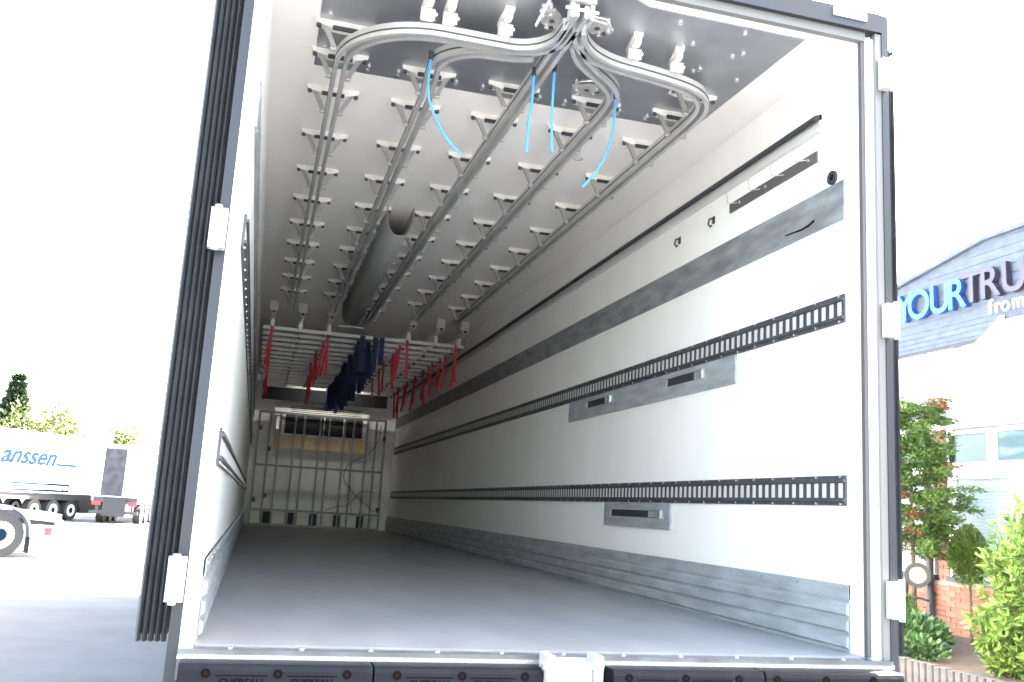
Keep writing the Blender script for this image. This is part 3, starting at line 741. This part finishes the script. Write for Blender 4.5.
# garden lamp on two legs
t = thing('garden_lamp', 'round black garden lamp with cream lens on two legs', 'lamp', (7.6, 7.6, -0.93), None, R(-42))
MB().cyl((0, 0.10, 0.88), (0, -0.04, 0.88), 0.14, 0.16, 24).build('housing', M['black'], t)
MB().ring((0, -0.04, 0.88), (0, -1, 0), 0.165, 0.118, 0.03, 24).build('rim', M['black'], t)
MB().cyl((0, -0.04, 0.88), (0, -0.058, 0.88), 0.118, 0.10, 24).build('lens', M['lens'], t)
for s in (-1, 1): MB().tube([(s * 0.14, 0.02, 0.80), (s * 0.16, 0.03, 0.5), (s * 0.23, 0.06, 0.0)], 0.028, 8).build('leg', M['black'], t)
MB().tube([(-0.16, 0.03, 0.55), (0, 0.03, 0.58), (0.16, 0.03, 0.55)], 0.015, 6).build('crosspiece', M['black'], t)

# ------------------------------------------------------------------ building with slate front
bl = thing('office_building', 'white building with blue slate upper front behind the garden', 'building', (11, 0, GZ))
Zs = -GZ
MB().box(0, 7, -12, 17, 0, 3.93 + Zs).build('wall', M['render'], bl)
MB().prism([(-12, 3.93 + Zs), (16, 3.93 + Zs), (16, 4.3 + Zs), (12.6, 5.28 + Zs), (9.85, 5.72 + Zs), (-12, 5.72 + Zs)], 'x', 0.0, 6.5).build('slate_gable', M['slate'], bl)
def topz(y): # roof line above facade at position y
    if y < 9.85: return 5.72
    if y < 12.6: return 5.72 - (y - 9.85) * (0.44 / 2.75)
    return 5.28 - (y - 12.6) * (0.98 / 3.4)
def ymax(z):
    if z < 4.3: return 16
    if z < 5.28: return 16 - (z - 4.3) * 3.4 / 0.98
    return 12.6 - (z - 5.28) * 2.75 / 0.44
k = 0; z = 3.93
while z < 5.66:
    hgt = 0.10 if z < 4.25 else 0.165
    ym = min(ymax(z + hgt), 16)
    MB().prism([(-0.018, z + Zs), (-0.005, z + hgt + Zs), (0.0, z + hgt + Zs), (0.0, z + Zs)], 'y', -12, ym).build('slate_course', M['slate'], bl)
    z += hgt
MB().prism([(9.85, 5.70 + Zs), (12.6, 5.26 + Zs), (16, 4.28 + Zs), (16, 4.34 + Zs), (12.6, 5.33 + Zs), (9.85, 5.77 + Zs), (-12, 5.77 + Zs), (-12, 5.70 + Zs)], 'x', -0.10, 6.6).build('verge_trim', M['slate'], bl)
MB().box(-0.10, 0.0, -12, 16, 3.88 + Zs, 3.94 + Zs).build('eave_board', M['dark'], bl)
for (a, c) in ((11.50, 12.20), (10.68, 11.38), (9.80, 10.40), (12.4, 13.1)):
    w = MB().box(-0.05, 0.0, a - .03, c + .03, 3.22 + Zs, 3.88 + Zs).build('window_frame', M['frame'], bl)
    MB().box(-0.056, -0.05, a + .04, c - .04, 3.30 + Zs, 3.82 + Zs).build('pane', M['pane'], w)
# sign letters
sg = thing('roof_sign', 'raised letters YOURTRUCK from on the blue slate front', 'sign', (10.9, 0, 4.58))
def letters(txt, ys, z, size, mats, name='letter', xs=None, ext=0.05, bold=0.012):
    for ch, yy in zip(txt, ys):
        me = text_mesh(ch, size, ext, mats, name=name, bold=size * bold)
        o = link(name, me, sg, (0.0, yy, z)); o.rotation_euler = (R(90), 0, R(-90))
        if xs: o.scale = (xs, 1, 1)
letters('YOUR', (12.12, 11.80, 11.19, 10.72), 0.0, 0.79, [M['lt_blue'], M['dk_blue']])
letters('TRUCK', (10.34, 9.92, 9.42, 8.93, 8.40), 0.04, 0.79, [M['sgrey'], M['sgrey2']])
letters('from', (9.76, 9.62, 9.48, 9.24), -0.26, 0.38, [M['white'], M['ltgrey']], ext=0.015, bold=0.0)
# conservatory in front of the building
cv = thing('conservatory', 'white framed conservatory with brick base before the building', 'conservatory', (9.0, 0, GZ))
MB().box(0.03, 0.20, 4.6, 10.5, 0, -0.17 + Zs).build('plinth_core', M['mortar'], cv)
MB().box(0.04, 0.22, 8.67, 8.90, 0, 2.10 + Zs).build('pillar_core', M['mortar'], cv)
bm_ = [MB().box(0.0, 0.10, -0.104, 0.104, 0.0, 0.062).mesh('brick', M[q]) for q in ('brick', 'brick2')]
hm_ = [MB().box(0.0, 0.10, -0.049, 0.049, 0.0, 0.062).mesh('brick', M[q]) for q in ('brick', 'brick2')]
for c in range(14):
    zz = 0.0 + c * 0.075
    if zz < 0.2: continue
    if zz > -0.17 + Zs - .06: break
    y = 6.6 + (0.108 if c % 2 else 0)
    while y < 10.4:
        link('brick', bm_[random.random() < .4], cv, (random.uniform(-.003, .003), y, zz)); y += 0.216
for c in range(14, 44):
    zz = c * 0.075
    if zz > 2.10 + Zs - .07: break
    if c % 2: link('brick', bm_[random.random() < .4], cv, (0.01 + random.uniform(-.003, .003), 8.785, zz))
    else:
        for q in (8.73, 8.84): link('brick', hm_[random.random() < .4], cv, (0.01 + random.uniform(-.003, .003), q, zz))
MB().box(-0.07, 0.2, 4.6, 8.64, -0.17 + Zs, -0.10 + Zs).build('window_sill', M['dark'], cv)
MB().box(-0.07, 0.2, 8.92, 10.5, -0.17 + Zs, -0.10 + Zs).build('window_sill', M['dark'], cv)
def cwin(y0, y1, z0, z1, shutter):
    fr = MB(); w = 0.06
    fr.box(0.02, 0.12, y0, y1, z0, z0 + w).box(0.02, 0.12, y0, y1, z1 - w, z1).box(0.02, 0.12, y0, y0 + w, z0 + w, z1 - w).box(0.02, 0.12, y1 - w, y1, z0 + w, z1 - w)
    f_ = fr.build('window_frame', M['frame'], cv)
    if shutter:
        z = z0 + w
        while z < z1 - w - .01:
            MB().prism([(0.05, z), (0.075, z), (0.075, min(z + .05, z1 - w)), (0.062, min(z + .05, z1 - w))], 'y', y0 + w, y1 - w).build('shutter_slat', M['shutter'], f_); z += 0.052
    else: MB().box(0.06, 0.07, y0 + w, y1 - w, z0 + w, z1 - w).build('pane', M['pane'], f_)
for a, c in ((7.80, 8.62), (6.95, 7.75), (6.1, 6.9), (5.2, 6.05)):
    cwin(a, c, 1.52 + Zs, 2.06 + Zs, False)
for a, c in ((7.40, 8.55), (6.2, 7.35), (5.0, 6.15), (8.98, 10.4)):
    cwin(a, c, -0.10 + Zs, 1.40 + Zs, True)
cwin(8.98, 10.4, 1.46 + Zs, 2.06 + Zs, False)
MB().box(0.02, 0.2, 4.6, 8.66, 1.40 + Zs, 1.52 + Zs).build('transom', M['frame'], cv)
MB().box(0.02, 0.2, 8.92, 10.5, 1.40 + Zs, 1.46 + Zs).build('transom', M['frame'], cv)
MB().box(0.02, 0.2, 8.56, 8.66, -0.1 + Zs, 2.1 + Zs).build('corner_post', M['frame'], cv)
MB().box(-0.10, 0.25, 4.6, 10.5, 2.08 + Zs, 2.22 + Zs).build('eave_beam', M['frame'], cv)
# sloping glazed roof
slope = (4.15 - 2.2) / 2.0
MB().prism([(-0.08, 2.20 + Zs), (1.95, 4.15 + Zs), (1.95, 4.19 + Zs), (-0.08, 2.24 + Zs)], 'y', 4.6, 9.55).build('roof_sheet', M['glassroof'], cv)
for q in range(8):
    yy = 9.50 - q * 0.68
    MB().prism([(-0.10, 2.22 + Zs), (1.95, 4.18 + Zs), (1.95, 4.27 + Zs), (-0.10, 2.31 + Zs)], 'y', yy - .04, yy + .04).build('rafter', M['frame'], cv)
MB().box(0.2, 2.0, 10.40, 10.5, 0, 2.1 + Zs).build('side_wall', M['render'], cv)
t = thing('downpipe', 'dark brown downpipe beside the brick pillar', 'pipe', (8.93, 8.99, -1.0))
MB().cyl((0, 0, 0), (0, 0, 3.0), 0.055, n=12).build('pipe', M['pipe'], t)
for z in (0.6, 1.6, 2.6): MB().cyl((0, 0, z), (0, 0, z + .05), 0.066, n=12).build('pipe_clip', M['dark'], t)
t = thing('wall_lamp', 'small dark lamp under the conservatory eave', 'lamp', (8.86, 9.35, 2.27))
MB().box(-0.05, 0.03, -0.04, 0.04, 0, 0.07).build('lamp_body', M['dark'], t)
MB().box(-0.06, -0.05, -0.03, 0.03, 0.01, 0.06).build('lamp_glass', M['lens'], t)

# ------------------------------------------------------------------ yard on the left: tractor, trailers, trees
tr = thing('tractor_unit', 'white lorry tractor rear with wheel and mudguard at the left edge', 'lorry', (-6.52, 20.1, GZ), None, R(-65))
def wheel(par, x, y, r=0.50, w=0.30):
    o = MB().cyl((x - w / 2, y, r), (x + w / 2, y, r), r, n=28).build('tyre', M['tyre'], par)
    MB().ring((x + w / 2, y, r), (1, 0, 0), r * .60, r * .30, 0.02, 24).build('rim', M['white'], o)
    MB().cyl((x + w / 2 - .05, y, r), (x + w / 2 + .03, y, r), r * .30, r * .22, 16).build('hub', M['decal'], o)
wheel(tr, -0.15, 0.05); wheel(tr, -2.05, 0.05)
b = MB(); prof = arc(0.05, 0.52, 0.60, -5, 185, 18); prof2 = arc(0.05, 0.52, 0.64, -5, 185, 18)
for i in range(18):
    q = [prof[i], prof[i + 1], prof2[i + 1], prof2[i]]; b.prism(q, 'x', -0.34, 0.06)
b.build('mudguard', M['mud'], tr)
MB().box(-0.36, 0.04, 0.66, 0.68, 0.10, 0.50).build('mud_flap', M['black'], tr)
MB().box(-1.60, -0.75, -3.5, 1.5, 0.72, 0.98).build('chassis_frame', M['dark'], tr)
MB().box(-2.2, 0.05, 1.35, 1.55, 0.55, 0.78).build('tail_beam', M['white'], tr)
MB().box(-0.30, 0.02, 1.55, 1.58, 0.58, 0.72).build('tail_light', M['reflect_red'], tr)
MB().box(0.03, 0.06, 0.95, 1.1, 0.52, 0.68).build('side_light', M['reflect_red'], tr)
MB().prism([(-0.8, 1.10), (1.2, 1.02), (1.45, 0.82), (1.30, 0.80), (-0.8, 0.98)], 'x', -1.8, -0.3).build('coupling_ramp', M['mud'], tr)
MB().box(-2.3, 0.1, -3.6, -1.2, 0.9, 3.4).build('cab', M['white'], tr)
MB().box(-0.1, 0.06, -1.1, -.65, 0.6, 1.10).build('side_panel', M['lt_blue'], tr)
MB().box(-0.2, -0.02, 1.05, 1.12, 0.12, 0.5).build('rear_flap', M['mud'], tr)

def trailer(label, loc, rz, ln, wid, hgt, extras=None):
    q = thing('semi_trailer', label, 'trailer', loc, 'parked white trailers', rz)
    MB().box(-wid, 0, -ln, 0, 1.25, hgt).build('body', M['white'], q)
    MB().box(-wid + .1, -0.1, -ln + .2, -0.1, 0.95, 1.25).build('chassis', M['dark'], q)
    for yy in (-1.6, -2.9, -4.2):
        for xx in (-0.25, -wid + .25): wheel(q, xx, yy, 0.48, 0.34)
    MB().box(-wid, 0, -0.12, 0, 0.45, 0.60).build('underride_bar', M['dark'], q)
    for xx in (-wid + .3, -0.3):
        MB().box(xx - .2, xx + .2, 0.0, 0.03, 0.85, 1.02).build('tail_light', M['reflect_red'], q)
        MB().box(xx - .05, xx + .05, -0.15, -0.05, 0.55, 1.0).build('bumper_stay', M['dark'], q)
    return q
# side of the lettered trailer runs from (-12.0,41.6) to (-8.84,48.1)
ang = math.atan2(48.07 - 41.59, -8.843 + 12.048) - math.pi / 2
T1 = trailer('white trailer with blue anssen lettering parked across the yard', (-8.84, 48.07, GZ), ang, 13.6, 2.55, 4.0)
def side_text(par, s, z, txt, size, m):
    me = text_mesh(txt, size, 0.01, [m], shear=0.35, name='lettering', bold=size * .025)
    o = link('lettering', me, par, (0.02, s, z)); o.scale = (1.2, 1, 1); o.rotation_euler = (R(90), 0, R(90)); return o
side_text(T1, -6.95, 2.55, 'anssen', 1.12, M['decal'])
MB().box(0.0, 0.02, -3.25, -1.75, 2.55, 2.68).build('lettering_stroke', M['decal'], T1)
b = MB(); b.box(0, 0.02, -6.0, -2.1, 1.62, 1.71).box(0, 0.02, -6.0, -2.1, 1.33, 1.42).box(0, .02, -2.16, -2.1, 1.36, 1.68).box(0, .02, -2.55, -2.50, 1.36, 1.68)
b.build('blue_frame', M['decal'], T1)
MB().prism([(-0.9, 0.35), (0.3, 0.35), (0.3, 0.95), (-1.2, 0.95)], 'x', -2.5, -0.0).build('rear_chassis', M['dark'], T1)
T2 = trailer('white trailer with dark grey doorway parked farther back', (-8.55, 45.0, GZ), R(176), 13.0, 2.2, 3.75)
for o in [T2]:
    MB().box(-1.40, -0.42, -0.0, 0.03, 1.30, 3.55).build('doorway', M['curtain'], o)
    MB().box(-2.2, -1.95, 0.0, 0.05, 1.3, 3.7).build('rear_post', M['frame'], o)
    MB().box(-1.6, -0.6, -0.2, 0.1, 0.35, 1.2).build('mud_flap', M['black'], o)
# trees beyond the trailers
def tree(name, label, x, y, z0, hgt, rad, mm, n, conifer, ln, wd):
    t = thing(name, label, 'tree', (x, y, GZ), 'trees beyond the yard')
    MB().tube([(0, 0, 0), (0.1, 0, hgt * .5), (0, 0, hgt * .95)], 0.18, 7, 0.03).build('trunk', M['bark'], t)
    lf = MB()
    if conifer:
        lay = 11
        def fn():
            k = random.random() ** 1.2; lv = int(k * lay) / lay; r_ = rad * (1 - lv) * random.uniform(.15, 1) ; a = random.uniform(0, 6.283)
            z = z0 + (hgt - z0) * lv + (1 - r_ / rad) * .28 + random.gauss(0, .10)
            return Vector((math.cos(a) * r_, math.sin(a) * r_, z)), Vector((math.cos(a), math.sin(a), .1)) + rv() * .3
    else:
        cl = [Vector((random.gauss(0, rad * .45), random.gauss(0, rad * .35), z0 + (hgt - z0) * random.uniform(.25, .95))) for _ in range(16)]
        def fn():
            c = random.choice(cl); return c + rv() * rad * .16, rv() + Vector((0, 0, .4))
    leaves(lf, n, fn, ln, wd)
    stuff(lf.build('foliage', mm, t))
tree('spruce_tree', 'dark green spruce rising above the lettered trailer', -17.3, 66, 3.5, 8.9, 1.6, M['leaf_far'], 7000, True, 0.40, 0.06)
tree('lime_tree', 'pale yellow-green treetop just above the lettered trailer', -14.6, 62, 3.2, 6.2, 2.6, M['leaf_yel'], 1600, False, 0.30, 0.09)
tree('lime_tree', 'pale yellow-green treetop above the farther trailer beside the door', -10.4, 66, 2.5, 5.4, 1.6, M['leaf_yel'], 900, False, 0.30, 0.09)
